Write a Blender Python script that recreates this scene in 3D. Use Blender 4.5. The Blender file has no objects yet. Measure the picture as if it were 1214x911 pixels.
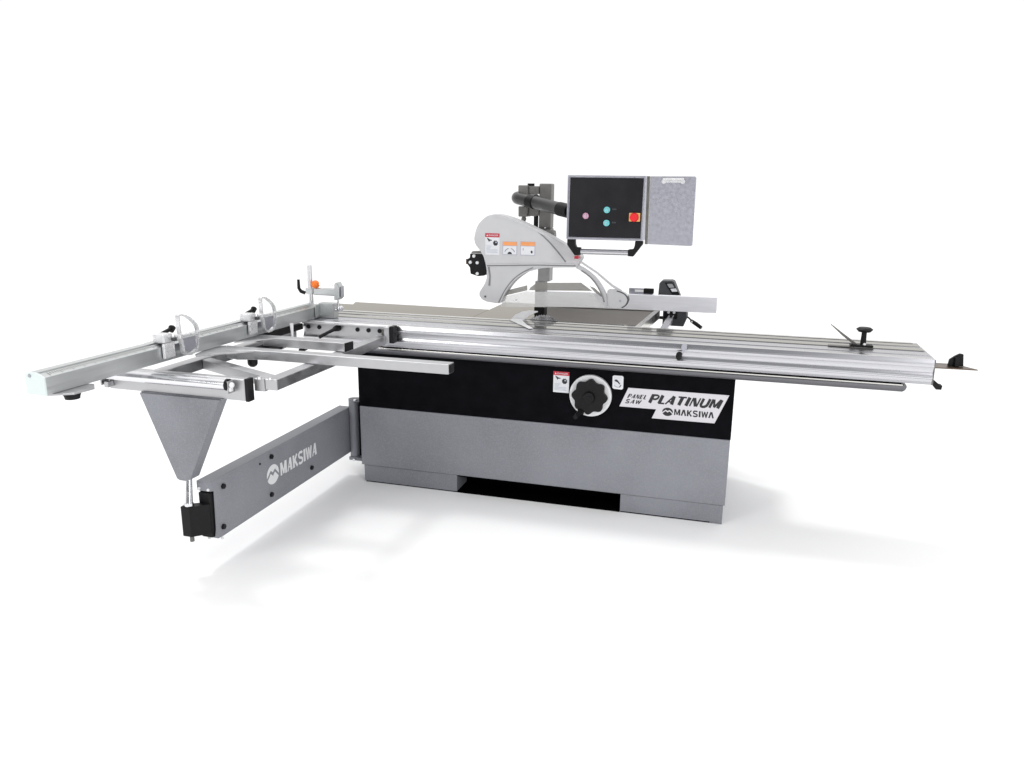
import bpy, bmesh, math, random
from mathutils import Matrix, Vector
random.seed(4)
S = bpy.context.scene
COL = S.collection
R = math.radians

# ------------------------------------------------------------------ camera
cd = bpy.data.cameras.new("camera"); cam = bpy.data.objects.new("camera", cd); COL.objects.link(cam)
cd.sensor_width = 36.0; cd.lens = 27.40; cd.clip_start = 0.05; cd.clip_end = 400
cam.matrix_world = Matrix(((0.96040101, -0.07701267, 0.26776659, -0.02106944),
                           (0.27842894, 0.22956097, -0.93261947, -3.73038147),
                           (0.01035475, 0.97024265, 0.24191315, 1.60),
                           (0, 0, 0, 1)))
S.camera = cam

# ------------------------------------------------------------------ light
W = bpy.data.worlds.new("World"); S.world = W; W.use_nodes = True
nt = W.node_tree; nt.nodes.clear()
tc = nt.nodes.new('ShaderNodeTexCoord'); sp = nt.nodes.new('ShaderNodeSeparateXYZ')
nt.links.new(tc.outputs['Generated'], sp.inputs[0])
mr = nt.nodes.new('ShaderNodeMapRange'); mr.inputs['From Min'].default_value = -1.0; mr.inputs['From Max'].default_value = 1.0
nt.links.new(sp.outputs['Y'], mr.inputs['Value'])
cr = nt.nodes.new('ShaderNodeValToRGB'); nt.links.new(mr.outputs[0], cr.inputs[0])
e = cr.color_ramp.elements
e[0].position = 0.0; e[0].color = (0.24, 0.245, 0.26, 1)
e[1].position = 0.64; e[1].color = (1.03, 1.03, 1.03, 1)
k = e.new(0.35); k.color = (0.34, 0.345, 0.36, 1)
mzz = nt.nodes.new('ShaderNodeMapRange'); mzz.interpolation_type = 'SMOOTHSTEP'
mzz.inputs['From Min'].default_value = 0.55; mzz.inputs['From Max'].default_value = 0.9
nt.links.new(sp.outputs['Z'], mzz.inputs['Value'])
mxw = nt.nodes.new('ShaderNodeMix'); mxw.data_type = 'RGBA'; mxw.inputs['B'].default_value = (1.46, 1.46, 1.46, 1)
nt.links.new(mzz.outputs[0], mxw.inputs['Factor']); nt.links.new(cr.outputs[0], mxw.inputs['A'])
bg = nt.nodes.new('ShaderNodeBackground'); bg.inputs['Strength'].default_value = 1.0
wo = nt.nodes.new('ShaderNodeOutputWorld')
nt.links.new(mxw.outputs['Result'], bg.inputs['Color']); nt.links.new(bg.outputs[0], wo.inputs['Surface'])

def lamp(kind, name, loc, target, power, size=None, size_y=None, col=(1, 1, 1)):
    l = bpy.data.lights.new(name, kind); o = bpy.data.objects.new(name, l); COL.objects.link(o)
    o.location = loc; l.energy = power; l.color = col
    d = Vector(target) - Vector(loc); o.rotation_euler = d.to_track_quat('-Z', 'Y').to_euler()
    if kind == 'AREA':
        l.shape = 'RECTANGLE'; l.size = size; l.size_y = size_y
    else:
        l.angle = size
    return o
lamp('SUN', 'overhead_key', (0, 0, 5), (0.34, -0.20, 4.14), 0.72, R(9))
lamp('AREA', 'added_fill', (-4.2, -5.6, 3.2), (-0.9, 0, 0.8), 85, 1.6, 2.2)  # unseen area lamp, added for gradients and bright streaks on the metal
lamp('AREA', 'added_fill', (3.4, -5.0, 2.6), (0.2, 0, 0.8), 110, 1.2, 2.0)  # second unseen lamp, added to lift the right of the cabinet
S.view_settings.view_transform = 'Standard'; S.view_settings.look = 'None'
S.view_settings.exposure = 0.0; S.view_settings.gamma = 1.0
S.cycles.max_bounces = 10; S.cycles.transparent_max_bounces = 12

# ------------------------------------------------------------------ materials
def mat(name, col, rough=0.5, metal=0.0, var=0.06, scale=30.0, bump=0.0, bscale=200.0, stretch=None, spec=0.5,
        rvar=0.08, trans=0.0, coat=0.0, edge=None):
    m = bpy.data.materials.new(name); m.use_nodes = True
    n = m.node_tree.nodes; L = m.node_tree.links
    b = n['Principled BSDF']
    b.inputs['Metallic'].default_value = metal; b.inputs['Specular IOR Level'].default_value = spec
    b.inputs['Coat Weight'].default_value = coat; b.inputs['Transmission Weight'].default_value = trans
    if edge: b.inputs['Specular Tint'].default_value = (*edge, 1)
    t = n.new('ShaderNodeTexCoord'); mp = n.new('ShaderNodeMapping')
    L.new(t.outputs['Object'], mp.inputs[0])
    if stretch: mp.inputs['Scale'].default_value = stretch
    no = n.new('ShaderNodeTexNoise'); no.inputs['Scale'].default_value = scale; no.inputs['Detail'].default_value = 5
    L.new(mp.outputs[0], no.inputs['Vector'])
    mx = n.new('ShaderNodeMix'); mx.data_type = 'RGBA'
    c = Vector(col)
    mx.inputs['A'].default_value = (*(c * (1 - var)), 1); mx.inputs['B'].default_value = (*(c * (1 + var)), 1)
    r1 = n.new('ShaderNodeMapRange'); r1.inputs['From Min'].default_value = 0.3; r1.inputs['From Max'].default_value = 0.7
    L.new(no.outputs['Fac'], r1.inputs['Value']); L.new(r1.outputs[0], mx.inputs['Factor'])
    L.new(mx.outputs['Result'], b.inputs['Base Color'])
    r2 = n.new('ShaderNodeMapRange'); r2.inputs['To Min'].default_value = max(0.02, rough - rvar); r2.inputs['To Max'].default_value = rough + rvar
    r2.inputs['From Min'].default_value = 0.3; r2.inputs['From Max'].default_value = 0.7
    L.new(no.outputs['Fac'], r2.inputs['Value']); L.new(r2.outputs[0], b.inputs['Roughness'])
    if bump:
        n2 = n.new('ShaderNodeTexNoise'); n2.inputs['Scale'].default_value = bscale; n2.inputs['Detail'].default_value = 3
        L.new(mp.outputs[0], n2.inputs['Vector'])
        bp = n.new('ShaderNodeBump'); bp.inputs['Strength'].default_value = bump; bp.inputs['Distance'].default_value = 0.002
        L.new(n2.outputs['Fac'], bp.inputs['Height']); L.new(bp.outputs[0], b.inputs['Normal'])
    return m

def speckle(m, col2, scale, amount):
    """fine hammertone speckle mixed over a paint"""
    n = m.node_tree.nodes; L = m.node_tree.links; b = n['Principled BSDF']
    old = b.inputs['Base Color'].links[0].from_socket
    t = n.new('ShaderNodeTexCoord'); no = n.new('ShaderNodeTexNoise'); no.inputs['Scale'].default_value = scale; no.inputs['Detail'].default_value = 2
    L.new(t.outputs['Object'], no.inputs['Vector'])
    r = n.new('ShaderNodeMapRange'); r.inputs['From Min'].default_value = 0.45; r.inputs['From Max'].default_value = 0.7; r.inputs['To Max'].default_value = amount
    L.new(no.outputs['Fac'], r.inputs['Value'])
    mx = n.new('ShaderNodeMix'); mx.data_type = 'RGBA'; mx.inputs['B'].default_value = (*col2, 1)
    L.new(old, mx.inputs['A']); L.new(r.outputs[0], mx.inputs['Factor']); L.new(mx.outputs['Result'], b.inputs['Base Color'])
    return m

M = {}
M['floor'] = mat('white_floor', (0.93, 0.93, 0.93), 0.9, var=0.005, scale=0.6, spec=0.1)
M['grey'] = speckle(mat('grey_hammered_paint', (0.228, 0.234, 0.258), 0.40, var=0.17, scale=2.0, bump=0.30, bscale=180, spec=0.35), (0.33, 0.335, 0.365), 230, 0.50)  # broad tone variation stands in for soft reflections; fine speckle is the paint
M['black'] = mat('black_paint', (0.004, 0.004, 0.0055), 0.6, var=0.4, scale=14, bump=0.15, bscale=300, spec=0.04)
M['void'] = mat('black_gap_shade', (0.002, 0.002, 0.002), 0.9, spec=0.0, var=0.1)  # near-black colour for the shade under and between parts
M['rubber'] = mat('black_plastic', (0.008, 0.008, 0.009), 0.48, var=0.2, scale=40, spec=0.2)
M['satin'] = mat('satin_anodised_bar', (0.86, 0.86, 0.90), 0.45, 0.05, var=0.04, scale=9, stretch=(0.3, 10, 10), rvar=0.05)
M['alu'] = mat('extruded_aluminium', (0.56, 0.56, 0.585), 0.28, 1.0, edge=(.85, .85, .85), var=0.05, scale=5, stretch=(0.25, 14, 14), bump=0.012, bscale=60, rvar=0.03)
M['alu_y'] = mat('fence_aluminium', (0.56, 0.575, 0.575), 0.36, 1.0, var=0.06, scale=9, stretch=(14, 0.4, 14), bump=0.04, bscale=60)
M['tube'] = mat('tube_aluminium', (0.48, 0.48, 0.49), 0.38, 1.0, var=0.07, scale=14, bump=0.05, bscale=90)
M['galv'] = speckle(mat('zinc_sheet', (0.42, 0.42, 0.47), 0.42, 1.0, var=0.05, scale=60, bump=0.04, bscale=220), (0.55, 0.55, 0.6), 260, 0.12)
M['table'] = mat('ground_cast_iron', (0.26, 0.25, 0.23), 0.06, 1.0, var=0.08, scale=7, stretch=(0.3, 6, 1), bump=0.006, bscale=90, rvar=0.03, edge=(0.74, 0.715, 0.67))
M['wear'] = mat('worn_strip', (0.40, 0.395, 0.375), 0.12, 1.0, var=0.08, scale=7, stretch=(0.3, 6, 1), rvar=0.04, edge=(0.84, 0.83, 0.80))
M['stop'] = mat('polished_casting', (0.74, 0.74, 0.75), 0.28, 0.55, var=0.05, scale=40)
M['track'] = mat('polished_track', (0.62, 0.61, 0.58), 0.22, 1.0, var=0.05, scale=9, stretch=(0.2, 14, 14), rvar=0.06)
M['rail'] = mat('rail_steel', (0.16, 0.16, 0.172), 0.34, 1.0, var=0.08, scale=6, stretch=(0.3, 12, 12), rvar=0.06)
M['chrome'] = mat('chrome', (0.72, 0.72, 0.74), 0.2, 1.0, var=0.02)
M['cap'] = mat('pale_green_cap', (0.68, 0.76, 0.74), 0.5, var=0.02)
M['white'] = mat('white_enamel', (0.80, 0.80, 0.81), 0.35, var=0.03, scale=20)
M['guard'] = mat('light_grey_guard', (0.58, 0.58, 0.59), 0.5, var=0.03, scale=14, bump=0.06, bscale=260, spec=0.3)
M['guard_d'] = mat('grey_groove', (0.24, 0.24, 0.245), 0.6, spec=0.2)
M['palepost'] = mat('pale_grey_post', (0.42, 0.42, 0.42), 0.5, var=0.05, scale=20, spec=0.3)
M['mid'] = mat('grey_column_paint', (0.205, 0.20, 0.19), 0.5, var=0.10, scale=25, bump=0.15, bscale=250, spec=0.3)
M['char'] = mat('charcoal_plastic', (0.065, 0.067, 0.072), 0.5, var=0.12, scale=40, bump=0.1, bscale=300, spec=0.35)
M['pipe'] = mat('dark_pipe', (0.015, 0.015, 0.015), 0.34, var=0.12, scale=20, spec=0.6)
M['face'] = mat('panel_face_black', (0.010, 0.010, 0.012), 0.42, var=0.25, scale=12, spec=0.25)
M['steel_dark'] = mat('dark_steel', (0.17, 0.165, 0.155), 0.4, 0.8, var=0.1)
M['bronze'] = mat('blued_plate', (0.12, 0.085, 0.065), 0.35, 0.7, var=0.15)
M['red'] = mat('label_red', (0.52, 0.015, 0.04), 0.45, var=0.05)
M['estop'] = mat('button_red', (0.75, 0.012, 0.02), 0.35, var=0.03)
M['yellow'] = mat('button_yellow', (0.85, 0.48, 0.16), 0.45, var=0.03)
M['cyan'] = mat('button_cyan', (0.16, 0.60, 0.64), 0.35, var=0.03)
M['pink'] = mat('button_pink', (0.62, 0.32, 0.46), 0.35, var=0.03)
M['orange'] = mat('label_orange', (0.86, 0.34, 0.12), 0.45, var=0.04)
M['knob'] = mat('orange_knob', (0.95, 0.20, 0.012), 0.35, var=0.04)
M['paper'] = mat('label_white', (0.74, 0.75, 0.78), 0.45, var=0.02)
M['ink'] = mat('label_ink', (0.012, 0.012, 0.014), 0.5)
M['pale'] = mat('label_grey_ink', (0.42, 0.44, 0.52), 0.5)
M['plate'] = mat('brushed_nameplate', (0.62, 0.60, 0.63), 0.33, 1.0, var=0.06, scale=20, stretch=(1, 14, 30), rvar=0.05)
M['lcd'] = mat('lcd_grey', (0.34, 0.35, 0.36), 0.3)
# clear guard sheet
def clear(name, col, tr, rough):
    m = bpy.data.materials.new(name); m.use_nodes = True
    n = m.node_tree.nodes; L = m.node_tree.links; b = n['Principled BSDF']
    b.inputs['Base Color'].default_value = (*col, 1); b.inputs['Roughness'].default_value = rough
    tb = n.new('ShaderNodeBsdfTransparent'); tb.inputs['Color'].default_value = (0.96, 0.96, 0.95, 1)
    no = n.new('ShaderNodeTexNoise'); no.inputs['Scale'].default_value = 6
    mr_ = n.new('ShaderNodeMapRange'); mr_.inputs['To Min'].default_value = tr - 0.04; mr_.inputs['To Max'].default_value = tr + 0.04
    L.new(no.outputs['Fac'], mr_.inputs['Value'])
    mx = n.new('ShaderNodeMixShader'); L.new(mr_.outputs[0], mx.inputs[0]); L.new(b.outputs[0], mx.inputs[1]); L.new(tb.outputs[0], mx.inputs[2])
    L.new(mx.outputs[0], n['Material Output'].inputs['Surface'])
    return m
M['clear'] = clear('clear_polycarbonate', (0.8, 0.8, 0.8), 0.60, 0.2)
M['smoke'] = clear('smoked_strip', (0.30, 0.29, 0.27), 0.30, 0.3)

# ------------------------------------------------------------------ mesh helpers
def NB(): return bmesh.new()
def _bev(bm, verts, w, seg=2):
    es = {e for v in verts for e in v.link_edges}
    bmesh.ops.bevel(bm, geom=list(es), offset=w, segments=seg, affect='EDGES', profile=0.5, clamp_overlap=True)
def box(bm, x0, x1, y0, y1, z0, z1, bev=0.0, mi=0):
    vs = [bm.verts.new((x, y, z)) for x in (x0, x1) for y in (y0, y1) for z in (z0, z1)]
    fs = []
    for q in ((0, 1, 3, 2), (4, 6, 7, 5), (0, 4, 5, 1), (2, 3, 7, 6), (0, 2, 6, 4), (1, 5, 7, 3)):
        f = bm.faces.new([vs[i] for i in q]); f.material_index = mi; fs.append(f)
    if bev: _bev(bm, vs, bev)
    return bm
def _pt(ax, a, b, c):
    return {'x': (c, a, b), 'y': (a, c, b), 'z': (a, b, c)}[ax]
def prism(bm, pts, ax, c0, c1, bev=0.0, mi=0):
    """pts in the plane (y,z) / (x,z) / (x,y) for ax x / y / z"""
    A = [bm.verts.new(_pt(ax, a, b, c0)) for a, b in pts]; B = [bm.verts.new(_pt(ax, a, b, c1)) for a, b in pts]
    n = len(pts); fs = [bm.faces.new(A), bm.faces.new(B[::-1])]
    for i in range(n): fs.append(bm.faces.new((A[i], A[(i + 1) % n], B[(i + 1) % n], B[i])))
    for f in fs: f.material_index = mi
    bmesh.ops.recalc_face_normals(bm, faces=fs)
    if bev: _bev(bm, A + B, bev)
    return bm
def cyl(bm, p0, p1, r0, r1=None, seg=24, mi=0):
    r1 = r0 if r1 is None else r1
    p0 = Vector(p0); p1 = Vector(p1); d = (p1 - p0).normalized(); u = d.orthogonal().normalized(); w = d.cross(u)
    a = [bm.verts.new(p0 + (u * math.cos(t) + w * math.sin(t)) * r0) for t in [2 * math.pi * i / seg for i in range(seg)]]
    b = [bm.verts.new(p1 + (u * math.cos(t) + w * math.sin(t)) * r1) for t in [2 * math.pi * i / seg for i in range(seg)]]
    for i in range(seg):
        f = bm.faces.new((a[i], a[(i + 1) % seg], b[(i + 1) % seg], b[i])); f.smooth = True; f.material_index = mi
    for ring in (a[::-1], b):
        f = bm.faces.new(ring); f.material_index = mi
        for e_ in f.edges: e_.smooth = False
    return bm
def tube(bm, pts, r, seg=16, mi=0):
    """round tube through points; r a number or a list"""
    P = [Vector(p) for p in pts]; rs = r if isinstance(r, (list, tuple)) else [r] * len(P)
    ring_prev = None; up = None; first = None
    for i, p in enumerate(P):
        d = (P[min(i + 1, len(P) - 1)] - P[max(i - 1, 0)]).normalized()
        if up is None: up = d.orthogonal().normalized()
        up = (up - d * up.dot(d)).normalized(); w = d.cross(up)
        ring = [bm.verts.new(p + (up * math.cos(t) + w * math.sin(t)) * rs[i]) for t in [2 * math.pi * j / seg for j in range(seg)]]
        if ring_prev:
            for j in range(seg):
                f = bm.faces.new((ring_prev[j], ring_prev[(j + 1) % seg], ring[(j + 1) % seg], ring[j])); f.smooth = True; f.material_index = mi
        else: first = ring
        ring_prev = ring
    for rg in (first[::-1], ring_prev):
        f = bm.faces.new(rg); f.material_index = mi
        for e_ in f.edges: e_.smooth = False
    return bm
def ball(bm, c, r, sx=1, sy=1, sz=1, u=20, v=12, mi=0):
    res = bmesh.ops.create_uvsphere(bm, u_segments=u, v_segments=v, radius=r)
    for w in res['verts']: w.co = Vector((w.co.x * sx, w.co.y * sy, w.co.z * sz)) + Vector(c)
    for f in {f for w in res['verts'] for f in w.link_faces}: f.smooth = True; f.material_index = mi
    return bm
def smooth_path(pts, n=6):
    """Catmull-Rom through 2D or 3D points"""
    P = [Vector(p) for p in pts]; out = []
    for i in range(len(P) - 1):
        p0 = P[max(i - 1, 0)]; p1 = P[i]; p2 = P[i + 1]; p3 = P[min(i + 2, len(P) - 1)]
        for k in range(n):
            t = k / n
            out.append(0.5 * ((2 * p1) + (p2 - p0) * t + (2 * p0 - 5 * p1 + 4 * p2 - p3) * t * t + (3 * p1 - p0 - 3 * p2 + p3) * t ** 3))
    out.append(P[-1]); return [tuple(p) for p in out]
def closed_smooth(pts, n=5):
    P = [Vector(p) for p in pts]; m = len(P); out = []
    for i in range(m):
        p0, p1, p2, p3 = P[i - 1], P[i], P[(i + 1) % m], P[(i + 2) % m]
        for k in range(n):
            t = k / n
            out.append(tuple(0.5 * ((2 * p1) + (p2 - p0) * t + (2 * p0 - 5 * p1 + 4 * p2 - p3) * t * t + (3 * p1 - p0 - 3 * p2 + p3) * t ** 3)))
    return out
def strip(bm, pts, w, ax, c0, c1, closed=False, mi=0):
    """flat bar of width w that follows pts in a plane, from depth c0 to c1"""
    P = [Vector(p) for p in pts]; n = len(P); Lf, Rt = [], []
    ws = w if isinstance(w, (list, tuple)) else [w] * n
    for i in range(n):
        a = P[i - 1] if (closed or i > 0) else P[i]; b = P[(i + 1) % n] if (closed or i < n - 1) else P[i]
        d = (b - a); d = d.normalized() if d.length > 1e-9 else Vector((1, 0)); nn = Vector((-d.y, d.x))
        Lf.append(P[i] + nn * ws[i] / 2); Rt.append(P[i] - nn * ws[i] / 2)
    V = [[bm.verts.new(_pt(ax, q[0], q[1], c)) for q in side] for side in (Lf, Rt) for c in (c0, c1)]
    rng = range(n) if closed else range(n - 1); fs = []
    for i in rng:
        j = (i + 1) % n
        for a, b in ((0, 1), (1, 3), (3, 2), (2, 0)):
            fs.append(bm.faces.new((V[a][i], V[a][j], V[b][j], V[b][i])))
    if not closed:
        fs.append(bm.faces.new((V[0][0], V[1][0], V[3][0], V[2][0]))); fs.append(bm.faces.new((V[0][-1], V[2][-1], V[3][-1], V[1][-1])))
    for f in fs: f.material_index = mi
    bmesh.ops.recalc_face_normals(bm, faces=fs)
    return bm

def root_loc(p):
    return Vector(p.get('_o', (0, 0, 0))) if p else Vector((0, 0, 0))
def part(name, bm, m, parent=None, label=None):
    me = bpy.data.meshes.new(name)
    if parent is not None: bmesh.ops.translate(bm, verts=bm.verts, vec=-Vector(ORG[parent.name]))
    bm.to_mesh(me); bm.free()
    for mm in (m if isinstance(m, (list, tuple)) else [m]): me.materials.append(M[mm])
    o = bpy.data.objects.new(name, me); COL.objects.link(o)
    if parent is not None: o.parent = parent; ORG[o.name] = ORG[parent.name]
    if label: o['label'] = label
    return o
ORG = {}
def thing(name, label, cat, loc, rotz=0, group=None):
    o = bpy.data.objects.new(name, None); COL.objects.link(o); o.empty_display_size = 0.05
    o.location = loc; o.rotation_euler = (0, 0, rotz); o['label'] = label; o['category'] = cat
    if group: o['group'] = group
    ORG[o.name] = tuple(loc)
    return o
def text_bm(bm, body, box_, ax, depth, out, shear=0.0, bold=0.0, mi=0):
    """lettering fitted to box_=(a0,a1,b0,b1) on a plane; ax 'y' faces -y, ax 'x' faces +x; out = thickness towards the viewer"""
    cu = bpy.data.curves.new('lettering', 'FONT'); cu.body = body; cu.shear = shear; cu.offset = bold; cu.resolution_u = 3
    cu.fill_mode = 'FRONT'
    ob = bpy.data.objects.new('lettering', cu); COL.objects.link(ob)
    bpy.context.view_layer.update()
    me = bpy.data.meshes.new_from_object(ob)
    xs = [v.co.x for v in me.vertices]; ys = [v.co.y for v in me.vertices]
    x0, x1, y0, y1 = min(xs), max(xs), min(ys), max(ys); a0, a1, b0, b1 = box_
    tmp = bmesh.new(); tmp.from_mesh(me)
    bmesh.ops.remove_doubles(tmp, verts=tmp.verts, dist=1e-5)
    r = bmesh.ops.extrude_face_region(tmp, geom=list(tmp.faces))
    top = {g for g in r['geom'] if isinstance(g, bmesh.types.BMVert)}
    for v in tmp.verts:
        a = a0 + (v.co.x - x0) / (x1 - x0) * (a1 - a0); b = b0 + (v.co.y - y0) / (y1 - y0) * (b1 - b0)
        c = depth + (out if v in top else 0)
        v.co = Vector(_pt(ax, a, b, c))
    for f in tmp.faces: f.material_index = mi
    bmesh.ops.recalc_face_normals(tmp, faces=tmp.faces)
    m2 = bpy.data.meshes.new('t'); tmp.to_mesh(m2); tmp.free(); bm.from_mesh(m2)
    bpy.data.meshes.remove(m2); bpy.data.objects.remove(ob); bpy.data.curves.remove(cu); bpy.data.meshes.remove(me)
    return bm
def disc_pts(c, r, n=32, a0=0, a1=2 * math.pi, ry=None):
    ry = ry or r
    return [(c[0] + r * math.cos(a0 + (a1 - a0) * i / n), c[1] + ry * math.sin(a0 + (a1 - a0) * i / n)) for i in range(n)]
GL = {  # stroke lettering: (points, relative stroke width)
 'P': [([(.14, 0), (.14, 1)], 1), ([(.0, .95), (.66, .95), (.86, .86), (.88, .72), (.84, .58), (.64, .47), (.36, .47)], .62)],
 'L': [([(.14, 0), (.14, 1)], 1), ([(0, .05), (.86, .05)], .5)],
 'A': [([(.03, 0), (.60, 1)], .45), ([(.80, 0), (.62, 1)], 1), ([(.30, .30), (.74, .30)], .45)],
 'a': [([(.08, 0), (.45, 1)], .9), ([(.92, 0), (.55, 1)], .9)],
 'T': [([(0, .95), (1, .95)], .5), ([(.5, 0), (.5, 1)], 1)],
 'I': [([(.5, 0), (.5, 1)], 1)],
 'N': [([(.10, 0), (.10, 1)], .45), ([(.20, 1), (.80, 0)], 1), ([(.92, 0), (.92, 1)], .45)],
 'U': [([(.14, 1), (.14, .26), (.24, .10), (.45, .04), (.68, .06), (.86, .20), (.90, .36), (.90, 1)], .8)],
 'M': [([(.10, 0), (.10, 1)], .75), ([(.18, 1), (.50, .08)], .62), ([(.50, .08), (.82, 1)], .62), ([(.88, 0), (.88, 1)], .95)],
 'K': [([(.14, 0), (.14, 1)], .95), ([(.22, .42), (.88, 1)], .7), ([(.36, .58), (.92, 0)], .8)],
 'S': [([(.90, .84), (.74, .94), (.30, .94), (.12, .82), (.14, .62), (.34, .53), (.68, .46), (.88, .36), (.88, .16), (.70, .06), (.26, .06), (.08, .17)], .8)],
 'W': [([(.04, 1), (.26, 0)], .75), ([(.26, 0), (.50, .95)], .62), ([(.50, .95), (.74, 0)], .62), ([(.74, 0), (.96, 1)], .75)],
 'E': [([(.14, 0), (.14, 1)], 1), ([(0, .95), (.85, .95)], .5), ([(.1, .5), (.72, .5)], .5), ([(0, .05), (.85, .05)], .5)],
}
def letters(bm, word, box_, ax, depth, out, widths=None, w=.2, gap=.2, shear=0.0, kern=0.0):
    """block lettering fitted to box_; w is the stroke as a share of the height"""
    a0, a1, b0, b1 = box_; h = b1 - b0; sh = shear * h
    ws = [(.36 if c == 'I' else 1.25 if c in 'MW' else .86 if c == 'L' else 1) for c in word]
    tot = sum(ws) + gap * (len(word) - 1); u = (a1 - a0 - abs(sh)) / tot; x = a0
    for n_, (c, cw) in enumerate(zip(word, ws)):
        for k_, (pts, sw) in enumerate(GL[c]):
            lw = w * h * sw
            P = [(x + p[0] * cw * u + shear * (b0 + p[1] * h - b0), b0 + p[1] * h) for p in pts]
            strip(bm, P, lw, ax, depth, depth + out * (1 + .12 * k_ + .05 * (n_ % 2)))
        x += (cw + gap - (kern if c == 'L' else 0)) * u
def emblem(bm, c, rx, ry, ax, depth, out):
    """round emblem: dome above, mountain below, a zigzag gap between"""
    q = lambda a, b: (c[0] + rx * a, c[1] + ry * b)
    up = [q(math.cos(t), math.sin(t)) for t in [R(a) for a in range(-12, 193, 10)]]
    up += [q(-.52, .32), q(-.36, .48), q(-.2, .38), q(0, .2), q(.2, .38), q(.36, .48), q(.52, .32)]
    prism(bm, up, ax, depth, depth + out)
    lo = [q(math.cos(t), math.sin(t)) for t in [R(a) for a in range(204, 337, 10)]]
    lo += [q(.62, -.12), q(.36, .16), q(.2, .02), q(.0, -.18), q(-.2, .02), q(-.36, .16), q(-.62, -.12)]
    prism(bm, lo, ax, depth, depth + out)

# ------------------------------------------------------------------ floor
b = NB()
ring = [b.verts.new((60 * math.cos(t), 60 * math.sin(t), 0)) for t in [2 * math.pi * i / 96 for i in range(96)]]
b.faces.new(ring)
fl = part('floor', b, 'floor'); fl['kind'] = 'structure'

# ================================================================== PANEL SAW MACHINE
saw = thing('panel_saw', 'panel saw with grey and black steel cabinet, handwheel, nameplate, flat steel table and column', 'panel saw', (-0.98, 0.35, 0))
b = NB(); box(b, -1.962, 0.004, 0.0, 0.72, 0.100, 0.4395, 0.004); cab = part('lower_cabinet', b, 'grey', saw)
b = NB(); box(b, -1.965, 0.006, 0.0, 0.72, 0.4405, 0.752, 0.003); upc = part('upper_cabinet', b, 'black', saw)
b = NB(); prism(b, [(-1.948, 0.010), (-1.944, 0.005), (-1.398, 0.005), (-1.398, 0.099), (-1.948, 0.099)], 'y', 0.004, 0.70, 0.002); part('base_foot', b, 'grey', saw)
b = NB(); box(b, -0.511, -0.004, 0.004, 0.70, 0.006, 0.099, 0.002); box(b, -.06, -.004, .004, .70, 0, .0065); part('base_foot', b, 'grey', saw)
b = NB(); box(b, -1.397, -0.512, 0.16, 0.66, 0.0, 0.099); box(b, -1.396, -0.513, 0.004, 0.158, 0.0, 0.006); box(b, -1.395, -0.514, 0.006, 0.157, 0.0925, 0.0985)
part('toe_recess_shade', b, 'void', saw)  # black panels and floor plate that stand in for shadow between the feet
b = NB(); box(b, -1.940, -1.399, 0.0055, 0.69, 0.0, 0.0045); part('foot_shade_plate', b, 'void', saw)  # thin black plate drawing the contact shadow under the left foot
b = NB(); box(b, -0.509, -0.062, 0.0065, 0.69, 0.0, 0.0055); part('foot_shade_plate', b, 'void', saw)  # same contact shadow plate under the right foot
# guide rail
b = NB()
prof = [(-0.052, 0.7905), (-0.070, 0.7905), (-0.0745, 0.788), (-0.0765, 0.780), (-0.0755, 0.772), (-0.072, 0.764), (-0.066, 0.757), (-0.055, 0.753), (0.30, 0.753), (0.30, 0.7905)]
N0 = len(b.verts)
prism(b, prof, 'x', -2.12, 0.712)
part('guide_rail', b, 'rail', saw)
b = NB(); box(b, -2.12, .705, -.0615, -.05, .7908, .797); part('rail_gap_shade', b, 'void', saw)  # black strip for the shade in the gap above the rail
b = NB(); prism(b, [(-0.0785, 0.7915), (-0.0785, 0.7855), (-0.063, 0.7855), (-0.063, 0.7915)], 'x', -2.12, 0.708, .001); part('rail_edge', b, 'track', saw)
b = NB(); prism(b, [(0.7125, 0.7905), (0.724, 0.788), (0.727, 0.778), (0.722, 0.765), (0.7125, 0.757)], 'y', -0.070, 0.29, 0.001); part('rail_end', b, 'rail', saw)
# table
b = NB(); prism(b, [(-1.42, 0.326), (-0.522, 0.326), (-0.484, 0.96), (-1.42, 0.97)], 'z', 0.855, 0.910, 0.0015); box(b, -1.38, -.55, .34, .70, .755, .854)
part('main_table', b, 'table', saw)
b = NB(); prism(b, [(-2.42, 0.326), (-1.422, 0.326), (-1.422, 0.640), (-2.305, 0.656), (-2.272, 0.560), (-2.42, 0.560)], 'z', 0.865, 0.9095, 0.0015); part('table_extension', b, 'table', saw)
b = NB(); prism(b, [(-0.520, 0.326), (-0.492, 0.326), (-0.452, 0.96), (-0.482, 0.96)], 'z', 0.86, 0.912, 0.002); part('table_edge_bar', b, 'track', saw)
b = NB(); box(b, -1.33, -0.585, 0.326, 0.331, 0.9085, 0.9125); part('throat_strip', b, 'track', saw)
b = NB(); box(b, -1.12, -0.58, 0.335, 0.350, 0.909, 0.9113); part('blade_slot_shade', b, 'void', saw)  # dark strip laid on the table for the shade of the open slot
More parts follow.
